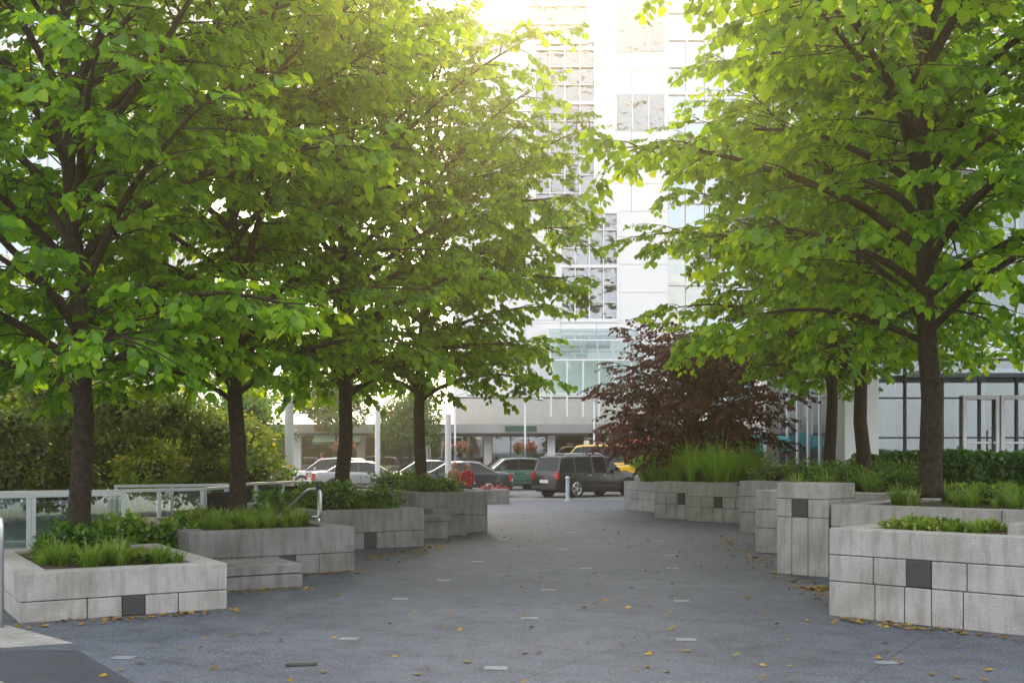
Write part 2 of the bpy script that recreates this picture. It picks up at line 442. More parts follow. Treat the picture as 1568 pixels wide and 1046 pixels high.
for a, b, mi in ((0, .25, 0), (.258, .52, 2), (.528, .86, 0)): g.box((a, 0, .888), (b, .9, 1.16), mi)
g.box((0, 0, 1.168), (.86, .9, 1.40), 0)
obj('stone_pier', g.mesh('pier', [M['stone'], M['joint'], M['plate']]), None, (4.10, 17.62, 0), rad(-42), bevel=.01)
WR3 = planter('stone_planter', (4.55, 21.3), -40, 2.6, 3.0, 1.16, courses=C3, seed=10)
WR4 = planter('stone_planter', (5.3, 26.5), -42, 4.4, 5.2, 1.20, courses=C3, seed=11)
WR5 = planter('stone_planter', (4.0, 32.0), -42, 2.2, 2.6, 1.04, plate=(.9, .25), courses=C3, seed=12)
WR5b = planter('stone_planter', (4.75, 30.7), -38, 2.4, 5.2, 0.96, plate=(.9, .25), courses=C3, seed=13)
WR6 = planter('stone_planter', (3.6, 36.6), -62, 4.6, 3.2, 0.92, courses=C3, seed=14)
WR1b = planter('stone_planter', WR1(1.7, .85)[:2], -42, 2.4, 1.2, 1.10, seed=15)

def scatter_in(W, L, D, n, s0=.6, s1=1.2, m=.4, y0=None):
    return [(*W(random.uniform(m, L-m), random.uniform(y0 or m, D-m)), random.uniform(s0, s1)) for _ in range(n)]
grass('ornamental_grass', scatter_in(W1, 2.31, 3.4, 34, .4, 1.15, .38), .34)
grass('ornamental_grass', scatter_in(W2, 2.6, 3.4, 30, .4, 1.2), .38)
grass('ornamental_grass', scatter_in(W3, 2.3, 3.0, 20, .6, 1.1), .34)
grass('ornamental_grass', scatter_in(W4, 1.85, 2.0, 12, .6, 1.1), .34)
grass('ornamental_grass', scatter_in(WR2, 4.4, 3.2, 32, .4, 1.2, .45, .7), .38)
grass('ornamental_grass', scatter_in(WR1b, 2.4, 1.2, 20, .4, 1.0), .34)
grass('ornamental_grass', scatter_in(WR1, 1.9, 2.2, 18, .3, .8, .42), .28)
grass('ornamental_grass', scatter_in(WR3, 2.6, 3, 10, .7, 1.2), .45)
grass('tall_grass_mound', [(*W, random.uniform(.8, 1.25)) for W in [WR6(random.uniform(.3, 4.2), random.uniform(.3, 2.2)) for _ in range(70)]], 1.35, 130, 'tallgrass', wid=.018)
grass('tall_grass_mound', [(*W, random.uniform(.8, 1.2)) for W in [WR5(random.uniform(.3, 1.9), random.uniform(.3, 2.2)) for _ in range(26)]], 1.05, 110, 'tallgrass', wid=.016)

def low_shrubs(name, W, L, D, n, r, count, lm='shrub', leaf=.07, h=.5, y0=.45):
    b = []
    for _ in range(n):
        x, y, z = W(random.uniform(.45, L-.45), random.uniform(y0, D-.4)); q = r*random.uniform(.7, 1.2)
        b.append((x, y, z+q*h*.6, q, q, q*h))
    return clumps(name, b, count, leaf, lm)
low_shrubs('low_shrub', W1, 2.3, 3.4, 5, .3, 2600, h=.8, y0=2.0)
low_shrubs('groundcover_plant', W1, 2.3, 3.2, 10, .24, 3300, 'olive', .05, h=.35, y0=.6)
low_shrubs('groundcover_plant', W2, 2.6, 3.8, 10, .28, 3300, 'olive', .05, h=.4, y0=.7)
low_shrubs('low_shrub', W3, 2.3, 3.6, 8, .42, 4500, h=.8)
low_shrubs('low_shrub', W4, 1.85, 2.0, 4, .35, 1800, h=.6)
low_shrubs('low_shrub', W5, 2.7, 3.0, 7, .42, 3000, h=.7)
low_shrubs('groundcover_plant', WR1b, 2.4, 1.2, 5, .22, 2400, 'olive', .05, h=.3)
low_shrubs('groundcover_plant', WR1, 1.9, 2.0, 8, .22, 2600, 'olive', .05, h=.3)
low_shrubs('low_shrub', WR2, 4.4, 3.8, 8, .36, 4000, h=.5, y0=1.6)
low_shrubs('low_shrub', WR3, 2.6, 3, 7, .4, 3500, h=.7)
low_shrubs('low_shrub', WR4, 4.4, 5, 14, .5, 6500, h=.6)
low_shrubs('low_shrub', WR5b, 2.4, 4.8, 10, .45, 4500, h=.7)
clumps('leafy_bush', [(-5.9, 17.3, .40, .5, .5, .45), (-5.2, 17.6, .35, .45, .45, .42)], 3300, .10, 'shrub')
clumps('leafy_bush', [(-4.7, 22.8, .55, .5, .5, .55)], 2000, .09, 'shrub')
def hedge(name, x0, x1, y0, y1, z0, z1, n, leaf=.05):
    P = []; Nn = []
    A = [((x1-x0)*(z1-z0), 0), ((x1-x0)*(y1-y0), 1), ((y1-y0)*(z1-z0), 2)]
    tot = sum(a for a, _ in A)
    for a, t in A:
        k = int(n*a/tot); u = RNG.random((k, 2)); q = np.zeros((k, 3)); nn = np.zeros((k, 3))
        if t == 0: q[:, 0] = x0+u[:, 0]*(x1-x0); q[:, 1] = y0; q[:, 2] = z0+u[:, 1]*(z1-z0); nn[:, 1] = -1
        if t == 1: q[:, 0] = x0+u[:, 0]*(x1-x0); q[:, 1] = y0+u[:, 1]*(y1-y0); q[:, 2] = z1; nn[:, 2] = 1
        if t == 2: q[:, 0] = x0; q[:, 1] = y0+u[:, 0]*(y1-y0); q[:, 2] = z0+u[:, 1]*(z1-z0); nn[:, 0] = -1
        q += RNG.normal(size=(k, 3))*.035+nn*(.05*np.sin(q[:, 0:1]*4)+.03*np.sin(q[:, 0:1]*11+q[:, 2:3]*7))
        P.append(q); Nn.append(nn)
    P = np.concatenate(P); Nn = np.concatenate(Nn); k = len(P)
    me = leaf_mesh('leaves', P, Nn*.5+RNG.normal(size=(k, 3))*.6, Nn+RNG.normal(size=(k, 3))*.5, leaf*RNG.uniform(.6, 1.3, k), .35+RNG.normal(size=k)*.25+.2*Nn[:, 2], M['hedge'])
    e = empty(name); obj('leaves', me, e)
    g = Geo(); g.box((x0+.07, y0+.07, z0-.1), (x1-.03, y1-.03, z1-.06)); obj('dark_filler', g.mesh('inner', [M['core']]), e)  # dark filler box added behind the hedge leaves, no real branches
hedge('boxwood_hedge', 8.2, 15.5, 20.6, 21.8, 0.9, 1.78, 26000, .07)
hedge('boxwood_hedge', 8.6, 16, 27.6, 28.8, 0.9, 1.72, 16000, .08)
g = Geo(); g.box((8.0, 20.4, 0), (16, 22.3, 1.1)); g.box((8.4, 27.4, 0), (16.5, 29.3, 1.1)); obj('raised_bed_wall', g.mesh('bed', [M['stone']]), bevel=.02)

bl = []
for i in range(64):
    x = -20+i*.205+random.uniform(-.5, .5); y = 29+random.uniform(-2.5, 3.5)
    r = random.uniform(.45, 1.05); hi = 4.0 if x < -10 else 2.9
    bl.append((x, y, random.uniform(.5, hi), r, r, r*random.uniform(.55, .95)))
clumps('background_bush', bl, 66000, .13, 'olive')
bl = []
for i in range(26):
    x = -24+i*.62; y = 34+random.uniform(-1, 3); r = random.uniform(.8, 1.5); bl.append((x, y, random.uniform(1.0, 4.2), r, r, r*.9))
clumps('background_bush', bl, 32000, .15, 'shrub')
for tx, ty, s in ((-15, 62.2, 1), (-9.6, 62, .9), (-22, 62.3, 1.1), (-5.6, 62.1, .8)):
    e = empty('street_tree', (tx, ty, .13)); g = Geo(); g.tube([(0, 0, 0), (.05, 0, 2.2*s), (0, .1, 4.5*s)], [.13, .10, .04], 8)
    for k in range(5): a = k*1.3; g.tube([(0.03, 0, 2.3*s+k*.3), (math.cos(a)*1.0, math.sin(a)*1.0, 3.6*s+k*.3)], [.05, .02], 5)
    obj('trunk', g.mesh('trunk', [M['bark']], True), e)
    clumps('x', [(random.uniform(-1.3, 1.3), random.uniform(-1, 1), (3.2+random.uniform(0, 2.8))*s, r, r, r*.75) for r in [random.uniform(.6, 1.1) for _ in range(11)]], 8000, .16, 'shrub', parent=e, core=False)

# ------------------------------------------------------------ ground
def pavemat():
    m, N, L = nt('granite_paving'); b = N['Principled BSDF']
    tc = N.new('ShaderNodeTexCoord')
    def noise(s, d, r=.6):
        n = N.new('ShaderNodeTexNoise'); n.inputs['Scale'].default_value = s; n.inputs['Detail'].default_value = d; n.inputs['Roughness'].default_value = r
        L.new(tc.outputs['Object'], n.inputs['Vector']); return n
    def ramp(src, p0, c0, p1, c1):
        r = N.new('ShaderNodeValToRGB'); r.color_ramp.elements[0].position = p0; r.color_ramp.elements[0].color = c0+(1,)
        r.color_ramp.elements[1].position = p1; r.color_ramp.elements[1].color = c1+(1,); L.new(src, r.inputs['Fac']); return r.outputs['Color']
    def mul(a, c):
        x = N.new('ShaderNodeMix'); x.data_type = 'RGBA'; x.blend_type = 'MULTIPLY'; x.inputs[0].default_value = 1; L.new(a, x.inputs[6]); L.new(c, x.inputs[7]); return x.outputs[2]
    c = ramp(noise(.35, 6, .65).outputs['Fac'], .3, (.080, .096, .133), .7, (.140, .160, .207))
    c = mul(c, ramp(noise(34, 3, .75).outputs['Fac'], .38, (.42, .42, .44), .60, (1.2, 1.2, 1.2)))
    c = mul(c, ramp(noise(2.4, 8, .8).outputs['Fac'], .36, (.55, .55, .56), .54, (1, 1, 1)))
    mp = N.new('ShaderNodeMapping'); mp.inputs['Rotation'].default_value = (0, 0, rad(31)); L.new(tc.outputs['Object'], mp.inputs['Vector'])
    br = N.new('ShaderNodeTexBrick'); br.inputs['Scale'].default_value = 1; br.inputs['Brick Width'].default_value = 2.4; br.inputs['Row Height'].default_value = 2.4
    br.offset = 0; br.inputs['Mortar Size'].default_value = .010; br.inputs['Color1'].default_value = (1, 1, 1, 1); br.inputs['Color2'].default_value = (.88, .88, .88, 1); br.inputs['Mortar'].default_value = (.55, .55, .55, 1)
    L.new(mp.outputs['Vector'], br.inputs['Vector'])
    c = mul(c, br.outputs['Color'])
    L.new(c, b.inputs['Base Color'])
    b.inputs['Roughness'].default_value = .62
    bp = N.new('ShaderNodeBump'); bp.inputs['Strength'].default_value = .4; bp.inputs['Distance'].default_value = .012
    L.new(noise(55, 3).outputs['Fac'], bp.inputs['Height']); L.new(bp.outputs['Normal'], b.inputs['Normal'])
    return m
M['pave'] = pavemat()
M['asphalt'] = mat('asphalt', (.15, .155, .165), .7, .2, 2, bump=.3, bscale=60, speck=.3, spscale=60, stain=.25)
M['inlay'] = mat('inlay_stone', (.25, .27, .32), .5, .12, 8, speck=.4, spscale=60)
M['slate'] = mat('dark_granite', (.05, .058, .085), .45, .2, 4, speck=.5, spscale=60)
M['paint'] = mat('road_paint', (.75, .75, .72), .6, .1, 8, stain=.2)
g = Geo(); g.quad([(-900, -900, 0), (900, -900, 0), (900, 900, 0), (-900, 900, 0)]); obj('ground', g.mesh('ground', [M['pave']]))
g = Geo(); g.quad([(-200, 44, .004), (200, 44, .004), (200, 60, .004), (-200, 60, .004)]); obj('road', g.mesh('road', [M['asphalt']]))
g = Geo()
for k in range(40): g.quad([(-80+k*4, 51.8, .008), (-78+k*4, 51.8, .008), (-78+k*4, 51.95, .008), (-80+k*4, 51.95, .008)])
g.quad([(-60, 44.4, .008), (60, 44.4, .008), (60, 44.52, .008), (-60, 44.52, .008)])
obj('road_markings', g.mesh('road_markings', [M['paint']]))
g = Geo(); g.box((-200, 60, 0), (200, 63, .13)); obj('pavement', g.mesh('pavement', [M['stone2']]), bevel=.02)
g = Geo()
for (x, y) in [(-1.43, 14.6), (-1.65, 11.5), (.2, 12.9), (1.75, 11.45), (2.15, 14.4), (-.14, 9.95), (3.36, 10.2), (-3.57, 10.45), (-1.0, 16.7), (.5, 15.55), (2.6, 18.4), (2.85, 20.7), (1.2, 18.4), (-.6, 19.5), (1.0, 22.0), (3.1, 24), (-.2, 24.5), (1.4, 26.5)]:
    a0 = rad(random.uniform(-9, 3)); c, s = math.cos(a0), math.sin(a0); h = .10
    g.quad([(x+(a*c-b*s), y+(a*s+b*c), .004) for a, b in [(-h, -h*.8), (h, -h*.8), (h, h*.8), (-h, h*.8)]])
obj('paving_inlay', g.mesh('paving_inlay', [M['inlay']]))
g = Geo(); g.quad([(-5.7, 11.2, .004), (-5.0, 10.9, .004), (-4.32, 11.22, .004), (-5.5, 12.4, .004), (-6.6, 12.4, .004)]); obj('light_paving_slab', g.mesh('slab', [M['stone']]))
g = Geo(); g.quad([(-6.6, 9.0, .004), (-2.6, 8.6, .004), (-4.15, 10.85, .004), (-4.9, 10.85, .004), (-6.6, 10.9, .004)]); obj('dark_paving_slab', g.mesh('slab', [M['slate']]))
g = Geo(); g.quad([(-5.45, 10.55, .008), (-5.42, 10.6, .008), (-4.05, 9.2, .008), (-4.1, 9.17, .008)]); obj('steel_edge_strip', g.mesh('strip', [M['steel']]))
g = Geo()
for k in range(6): g.box((-.12, -.06+k*.022, .0), (.12, -.048+k*.022, .009), 0)
g.quad([(-.14, -.08, .004), (.14, -.08, .004), (.14, .08, .004), (-.14, .08, .004)], 1)
obj('drain_grate', g.mesh('drain', [M['dark'], M['black']]), None, (-1.87, 10.1, 0), .2)
pts = []
for _ in range(340): pts.append((random.uniform(-3.5, 5), 9.3+random.random()**1.2*28))
for _ in range(750):
    k = random.choice([((-5.4, 12.4), (-3.3, 13.6)), ((-4.2, 15.1), (-2.8, 15.9)), ((-3.8, 17.0), (-2.3, 18)), ((-2.6, 20), (-1.5, 22.7)), ((-2, 19), (-1.0, 25)), ((3.6, 13), (5.3, 11.5)), ((4.0, 13.2), (4.2, 17.3)), ((3.9, 17), (4.4, 21)), ((4.0, 16), (4.6, 15.5)), ((4.2, 20), (4.7, 26))])
    t = random.random(); pts.append((k[0][0]*(1-t)+k[1][0]*t+random.gauss(0, .12), k[0][1]*(1-t)+k[1][1]*t-abs(random.gauss(0, .18))))
n = len(pts)
P = np.array([(x, y, .016) for x, y in pts]); D = np.concatenate([RNG.normal(size=(n, 2)), RNG.normal(size=(n, 1))*.1], 1)
Nn = np.array([0, 0, 1.0])+RNG.normal(size=(n, 3))*.2
obj('fallen_leaves', leaf_mesh('fallen_leaves', P, D, Nn, RNG.uniform(.04, .09, n), RNG.random(n), M['litter']))

# ------------------------------------------------------------ railings
def glass_rail(name, pts, h=1.1, post=1.15):
    e = empty(name); g = Geo(); gg = Geo()
    for (a, b) in zip(pts[:-1], pts[1:]):
        a = Vector((*a, 0)); b = Vector((*b, 0)); L = (b-a).length; ang = math.atan2(b.y-a.y, b.x-a.x)
        T = Matrix.Translation(a) @ Matrix.Rotation(ang, 4, 'Z')
        g.box((0, -.04, h), (L, .04, h+.06), 0, T)
        n = max(1, round(L/post))
        for i in range(n+1):
            x = min(max(L*i/n, .04), L-.04); g.box((x-.034, -.03, 0), (x+.034, .03, h-.002), 0, T)
        for i in range(n):
            x0 = L*i/n+.07; x1 = L*(i+1)/n-.07; gg.box((x0, -.006, .12), (x1, .006, h-.06), 0, T)
            g.box((x0-.03, -.012, .07), (x1+.03, .012, .115), 0, T)
    obj('posts_and_rail', g.mesh('posts', [M['whitem']]), e, bevel=.006); obj('glass_panels', gg.mesh('glass', [M['rail_glass']]), e)
glass_rail('glass_railing', [(-10.6, 17.6), (-8.2, 19.4), (-6.9, 20.3)])
glass_rail('glass_railing', [(-10.2, 20.5), (-7.6, 21.6), (-6.2, 22.9), (-5.9, 24.2)])
glass_rail('glass_railing', [(-8.6, 24.6), (-6.4, 25.6), (-5.1, 28.4)])
def pipe(name, pts, r, m='steel', n=10):
    P = [Vector(p) for p in pts]; out = [P[0]]
    for i in range(1, len(P)-1):
        a = P[i]+(P[i-1]-P[i]).normalized()*min(.1, (P[i-1]-P[i]).length*.4); b = P[i]+(P[i+1]-P[i]).normalized()*min(.1, (P[i+1]-P[i]).length*.4)
        for k in range(6):
            t = k/5; out.append((1-t)**2*a+2*t*(1-t)*P[i]+t*t*b)
    out.append(P[-1]); g = Geo(); g.tube(out, r, n); return g.mesh(name, [M[m]], True)
e = empty('steel_handrail'); obj('rail_tube', pipe('rail', [(-4.3, 21.0, .7), (-3.62, 20.3, 1.22), (-3.38, 20.1, 1.22), (-3.38, 20.1, .72), (-3.55, 20.25, .72)], .025), e)
obj('post', pipe('post', [(-3.42, 20.15, 0), (-3.42, 20.15, 1.2)], .025), e); obj('post_cap', pipe('cap', [(-3.42, 20.15, 1.2), (-3.42, 20.15, 1.36)], .05, 'dark'), e)
e = empty('steel_handrail'); obj('rail_tube', pipe('rail', [(-5.5, 12.25, 0), (-5.5, 12.25, 1.18), (-5.8, 12.65, 1.18), (-5.8, 12.65, 0)], .03), e)
obj('lower_bar', pipe('rail2', [(-5.5, 12.25, .75), (-5.8, 12.65, .75)], .018), e)
def bollard(name, x, y):
    g = Geo(); g.tube([(0, 0, 0), (0, 0, .05), (0, 0, .051), (0, 0, .82), (0, 0, .85), (0, 0, .9), (0, 0, .93)], [.11, .11, .07, .07, .085, .085, .03], 14); obj(name, g.mesh(name, [M['whitem']], False), None, (x, y, 0))
for x in (2.1, -4.8, -6.6): bollard('bollard', x, 43.0)

# ------------------------------------------------------------ buildings
def office_tower():
    e = empty('office_tower'); Y = 70; TOP = 36.4; XL = -3.6
    wp = Geo(); gl = Geo(); mu = Geo(); core = Geo()
    core.box((XL, Y+.28, 0), (9.6, Y+22, TOP-.5), 0)
    zones = [(3.0, 6.5, 9.9, 16.6), (1.4, 5.1, 16.6, 27.0), (1.0, 4.6, 27.0, TOP)]
    small = [(-1.0, .4, 20.6, 21.7), (6.4, 9.4, 21.6, 23.8), (6.4, 9.4, 26.4, 29.4), (-2.9, .2, 26.4, 28.4)]
    z = 8.0
    while z < TOP:
        z1 = min(z+1.72, TOP)
        for cz in (16.6, 27.0, 9.9):
            if z < cz < z1: z1 = cz
        mid = (z+z1)/2
        zone = [q for q in zones if q[2] <= mid <= q[3]]
        spans = [(XL, 9.6)] if not zone else [(XL, zone[0][0]), (zone[0][1], 9.6)]
        for a, b in spans:
            n = max(1, round((b-a)/2.3))
            for i in range(n):
                x0 = a+(b-a)*i/n; x1 = a+(b-a)*(i+1)/n
                wp.box((x0+.012, Y, z+.012), (x1-.012, Y+.25, z1-.012))
        z = z1
    rr = random.Random(4)
    def panes(x0, x1, z0, z1, n, yy, ph=1.11):
        z = z0
        while z < z1-.2:
            for i in range(n):
                xa = x0+(x1-x0)*i/n; xb = x0+(x1-x0)*(i+1)/n; zt = min(z+ph, z1)
                t = [rr.uniform(0, .035) for _ in range(4)]
                gl.quad([(xa, yy+t[0], z), (xb, yy+t[1], z), (xb, yy+t[2], zt), (xa, yy+t[3], zt)])
            z += ph
    for (x0, x1, z0, z1) in zones:
        panes(x0, x1, z0, z1, 4, Y+.07)
        core.box((x0, Y+.2, z0), (x1, Y+.27, z1), 0)
        for i in range(5):
            x = x0+(x1-x0)*i/4; w = .03 if i not in (0, 4) else .06
            mu.box((x-w, Y-.10, z0), (x+w, Y+.055, z1))
        z = z0; k = 0
        while z < z1+.01:
            h = .10 if k % 3 == 0 else .025
            mu.box((x0, Y-.07, z-h), (x1, Y+.05, z+h)); z += 1.11; k += 1
    for (x0, x1, z0, z1) in small:
        n = max(1, round((x1-x0)/.95))
        mu.box((x0-.06, Y-.04, z0-.06), (x1+.06, Y-.004, z1+.06)); panes(x0, x1, z0, z1, n, Y-.09, (z1-z0)/max(1, round((z1-z0)/1.1))+.001)
        for i in range(0, n+1): xx = x0+(x1-x0)*i/n; mu.box((xx-.03, Y-.13, z0), (xx+.03, Y-.042, z1))
    gl2 = Geo(); gl2.box((9.6, Y+1.2, 0), (15, Y+18, 31))
    for k in range(17): mu.box((9.62, Y+1.02, 2+k*1.7), (15, Y+1.19, 2.22+k*1.7))
    for k in range(5): mu.box((9.65+k*1.2, Y+1.0, 0), (9.77+k*1.2, Y+1.19, 31))
    wp.box((XL, Y-.02, 5.2), (9.6, Y+.25, 7.95)); core.box((XL, Y+.05, 0), (9.6, Y+.27, 5.1), 0)
    obj('core', core.mesh('core', [M['cream']]), e); obj('wall_panels', wp.mesh('panels', [M['white']]), e)
    obj('glazing', gl.mesh('glass', [M['tower_glass']]), e); obj('mullions', mu.mesh('mullions', [M['white']]), e); obj('side_glazing', gl2.mesh('glass2', [M['blue_glass']]), e)
office_tower()

def glazed_canopy():
    e = empty('glass_canopy'); g = Geo(); gg = Geo()
    x0, x1 = 2.2, 7.6
    for i in range(7):
        x = x0+(x1-x0)*i/6
        g.tube([(x, 64.0, 6.9), (x, 66, 8.2), (x, 69.8, 9.3)], .05, 6)
        g.tube([(x, 64.0, 6.9), (x, 64.0, 3.8)], .05, 6)
    for (y, z) in ((64.0, 6.9), (66, 8.2), (69.7, 9.3), (64, 5.0)): g.tube([(x0, y, z+.08), (x1, y, z+.08)], .05, 6)
    gg.quad([(x0, 64, 7.0), (x1, 64, 7.0), (x1, 66, 8.3), (x0, 66, 8.3)]); gg.quad([(x0, 66, 8.3), (x1, 66, 8.3), (x1, 69.7, 9.4), (x0, 69.7, 9.4)])
    gg.quad([(x0, 64, 5.1), (x1, 64, 5.1), (x1, 64, 6.95), (x0, 64, 6.95)])
    obj('frame', g.mesh('frame', [M['white']]), e); obj('glass', gg.mesh('glass', [M['canopy_glass']]), e)
glazed_canopy()

def shop_row():
    e = empty('shop_building'); Y = 64.5; g = Geo(); gl = Geo(); it = Geo()
    X0, X1 = -34, 26
    it.box((X0, Y+4, 0), (X1, Y+5, 3.2), 0); it.box((X0, Y+.4, 0), (X1, Y+4, .15), 0)
    g.box((X0, Y-.1, 2.9), (X1, Y+4.2, 3.4), 7)
    g.box((X0, Y-1.0, 2.75), (X1, Y-.11, 2.88), 2)
    x = X0; k = 0
    while x < X1:
        g.box((x, Y-.05, 0), (x+.45, Y+.35, 2.895), 1 if k % 2 else 0)
        gl.box((x+.5, Y+.1, .5), (x+3.55, Y+.12, 2.7))
        g.box((x+.46, Y+.02, 0), (x+3.59, Y+.2, .48), 2)
        for j in (1.0, 2.0): g.box((x+.5+j, Y+.05, .49), (x+.56+j, Y+.18, 2.88), 2)
        for j in range(4):
            c = 3+random.randrange(4); xx = x+.6+j*.7; it.box((xx, Y+1.2, .16), (xx+random.uniform(.25, .5), Y+1.6, random.uniform(.8, 2.0)), c-2)
        if k % 3 == 0: g.box((x+1.2, Y-.14, 2.98), (x+3.0, Y-.105, 3.3), 3+(k//2) % 3)
        x += 3.6; k += 1
    for xa, c in ((-16, 3), (-11, 4), (6.5, 3)):
        g.quad([(xa, Y-1.02, 2.74), (xa+2.6, Y-1.02, 2.74), (xa+2.6, Y-1.9, 2.4), (xa, Y-1.9, 2.4)], c)
        g.quad([(xa, Y-1.9, 2.4), (xa+2.6, Y-1.9, 2.4), (xa+2.6, Y-1.9, 2.22), (xa, Y-1.9, 2.22)], c)
    mm = [M['white'], M['cream'], M['dark'], mat('red_awning', (.35, .04, .03), .8), mat('green_awning', (.04, .12, .08), .8), mat('blue_awning', (.12, .2, .3), .8), M['whitem'], M['fascia']]
    obj('walls_and_frames', g.mesh('walls', mm), e); obj('windows', gl.mesh('windows', [M['shop_glass']]), e)
    obj('interior', it.mesh('interior', [M['interior'], mat('goods_red', (.4, .05, .04)), mat('goods_white', (.6, .58, .5)), mat('goods_brown', (.15, .08, .04)), mat('goods_orange', (.5, .2, .04))]), e)
shop_row()

def banded_tower(name, x0, x1, y0, y1, H, fl=3.4, bay=1.6, glass='blue_glass', slab=.7):
    e = empty(name); c = Geo(); b = Geo()
    c.box((x0+.2, y0+.2, 0), (x1-.2, y1-.2, H-.2))
    z = 3.5
    while z < H:
        b.box((x0, y0, z), (x1, y1, z+slab)); z += fl
    n = int((x1-x0)/bay)
    for i in range(n+1):
        x = x0+(x1-x0-.14)*i/n
        for yy in ((y0-.05, y0+.19), (y1-.19, y1+.05)): b.box((x, yy[0], 0), (x+.14, yy[1], H))
    n = int((y1-y0)/bay)
    for i in range(1, n):
        y = y0+(y1-y0)*i/n
        for xx in ((x0-.05, x0+.19), (x1-.19, x1+.05)): b.box((xx[0], y, 0), (xx[1], y+.14, H))
    obj('glazing', c.mesh('g', [M[glass]]), e); obj('slabs_and_mullions', b.mesh('b', [M['white']]), e)
banded_tower('glass_tower', -66, -31, 92, 115, 48)
banded_tower('glass_tower', 19, 48, 78, 100, 34)
banded_tower('office_block', -30, -4, -62, -45, 48, 3.4, 3.2, 'tower_glass', 1.5)
banded_tower('office_block', 6, 34, -75, -55, 38, 3.6, 2.4, 'blue_glass', 1.2)

def entrance_building():
    e = empty('glass_entrance_building'); g = Geo(); gl = Geo(); it = Geo()
    X0, X1, Y = 9.7, 30, 33.0
    g.box((9.3, Y-1.2, 0), (10.25, Y-.3, 9.8), 0)
    g.box((8.1, Y+3.2, 0), (8.5, Y+3.6, 9.8), 0)
    g.box((18.2, Y-1.2, 0), (19, Y-.4, 9.8), 0)
    g.box((X0+.56, Y-.4, 4.55), (X1, Y+.5, 5.0), 0)
    g.box((X0+1.6, Y-2.2, 4.0), (X1, Y-.41, 4.12), 2)
    g.box((X0-2, Y-.9, 9.8), (X1, Y+14, 10.6), 0)
    xs = [10.3+1.08*i for i in range(17)]
    for i, x in enumerate(xs):
        g.box((x, Y, 0), (x+.07, Y+.14, 4.54), 1); g.box((x, Y, 5.01), (x+.07, Y+.14, 9.79), 0)
    for z in (1.1, 2.25, 3.4): g.box((10.3, Y+.02, z), (X1, Y+.12, z+.05), 1)
    for z in (6.6, 8.2): g.box((10.3, Y+.02, z), (X1, Y+.12, z+.06), 0)
    gl.box((10.3, Y+.06, .1), (X1, Y+.075, 4.5)); gl.box((10.3, Y+.06, 5.02), (X1, Y+.075, 9.75))
    for xd in (13.05, 14.15):
        g.box((xd, Y-.10, 1.1), (xd+.1, Y-.01, 3.5), 0); g.box((xd+.95, Y-.10, 1.1), (xd+1.05, Y-.01, 3.5), 0)
        g.box((xd+.101, Y-.10, 3.38), (xd+.949, Y-.01, 3.5), 0); g.box((xd+.101, Y-.10, 1.1), (xd+.949, Y-.01, 1.35), 0)
        g.box((xd+.101, Y-.09, 2.1), (xd+.949, Y-.02, 2.16), 0)
        g.box((xd+.82, Y-.16, 1.9), (xd+.86, Y-.11, 2.5), 1)
    for k in range(8):
        g.box((X0+.5, Y+.3+k*1.5, 0), (X0+.6, Y+.38+k*1.5, 9.79), 0)
    gl.box((X0+.54, Y+.2, .1), (X0+.555, Y+13, 9.75))
    it.box((10.5, Y+9, 0), (X1, Y+9.3, 9.6), 0); it.box((10.5, Y+.3, 4.6), (X1, Y+9, 4.9), 1); it.box((10.5, Y+.3, 0), (X1, Y+9, .12), 2)
    for k in range(6):
        it.box((12.0+k*2.9, Y+4, .13), (12.5+k*2.9, Y+4.5, 4.58), 1)
        it.box((11.1+k*2.6, Y+2.2, .13), (11.5+k*2.6, Y+2.25, 4.0), 3)
    obj('walls_and_frames', g.mesh('walls', [M['white'], M['dark'], M['whitem']]), e, bevel=.008)
    obj('windows', gl.mesh('win', [M['shop_glass']]), e); obj('interior', it.mesh('int', [M['interior'], M['white'], M['stone2'], M['cream']]), e)
entrance_building()

def post(name, x, y, h, r=.09):
    g = Geo(); g.tube([(0, 0, 0), (0, 0, .3), (0, 0, .31), (0, 0, h), (0, 0, h+.05)], [r*1.5, r*1.5, r, r, r*.4], 14); obj(name, g.mesh(name, [M['white']]), None, (x, y, 0))
post('white_column', -6.85, 35, 3.6, .14); post('white_column', -5.2, 44, 3.8, .10); post('white_column', -2.3, 41, 3.2, .11)

def flower_lamp(x, y, h=4.5, bz=2.1):
    e = empty('street_lamp', (x, y, 0)); g = Geo()
    g.tube([(0, 0, 0), (0, 0, .4), (0, 0, .41), (0, 0, h)], [.13, .12, .06, .045], 10)
    g.tube([(0, 0, h-.1), (.1, 0, h+.15), (.5, 0, h+.25), (.75, 0, h+.2)], .03, 6); g.tube([(.6, 0, h+.18), (.95, 0, h+.14)], [.07, .09], 8)
    g.tube([(-.35, 0, bz+.45), (.35, 0, bz+.45)], .015, 5)
    g.tube([(-.35, 0, bz+.45), (-.35, 0, bz)], .008, 4); g.tube([(.35, 0, bz+.45), (.35, 0, bz)], .008, 4)
    obj('pole', g.mesh('pole', [M['steel']], True), e)
    clumps('x', [(-.35, 0, bz, .28, .28, .24), (.35, 0, bz, .28, .28, .24)], 600, .08, 'flower', parent=e, core=False)
    clumps('x', [(-.35, 0, bz-.1, .26, .26, .26), (.35, 0, bz-.1, .26, .26, .26)], 700, .09, 'shrub', parent=e)
for x, y in ((-2.8, 56), (.7, 61), (-9, 61), (4.4, 61)): flower_lamp(x, y)
clumps('flower_bed', [(-.9, 41.2, .5, .35, .3, .15), (-.4, 41.6, .5, .3, .3, .14)], 500, .06, 'flower')

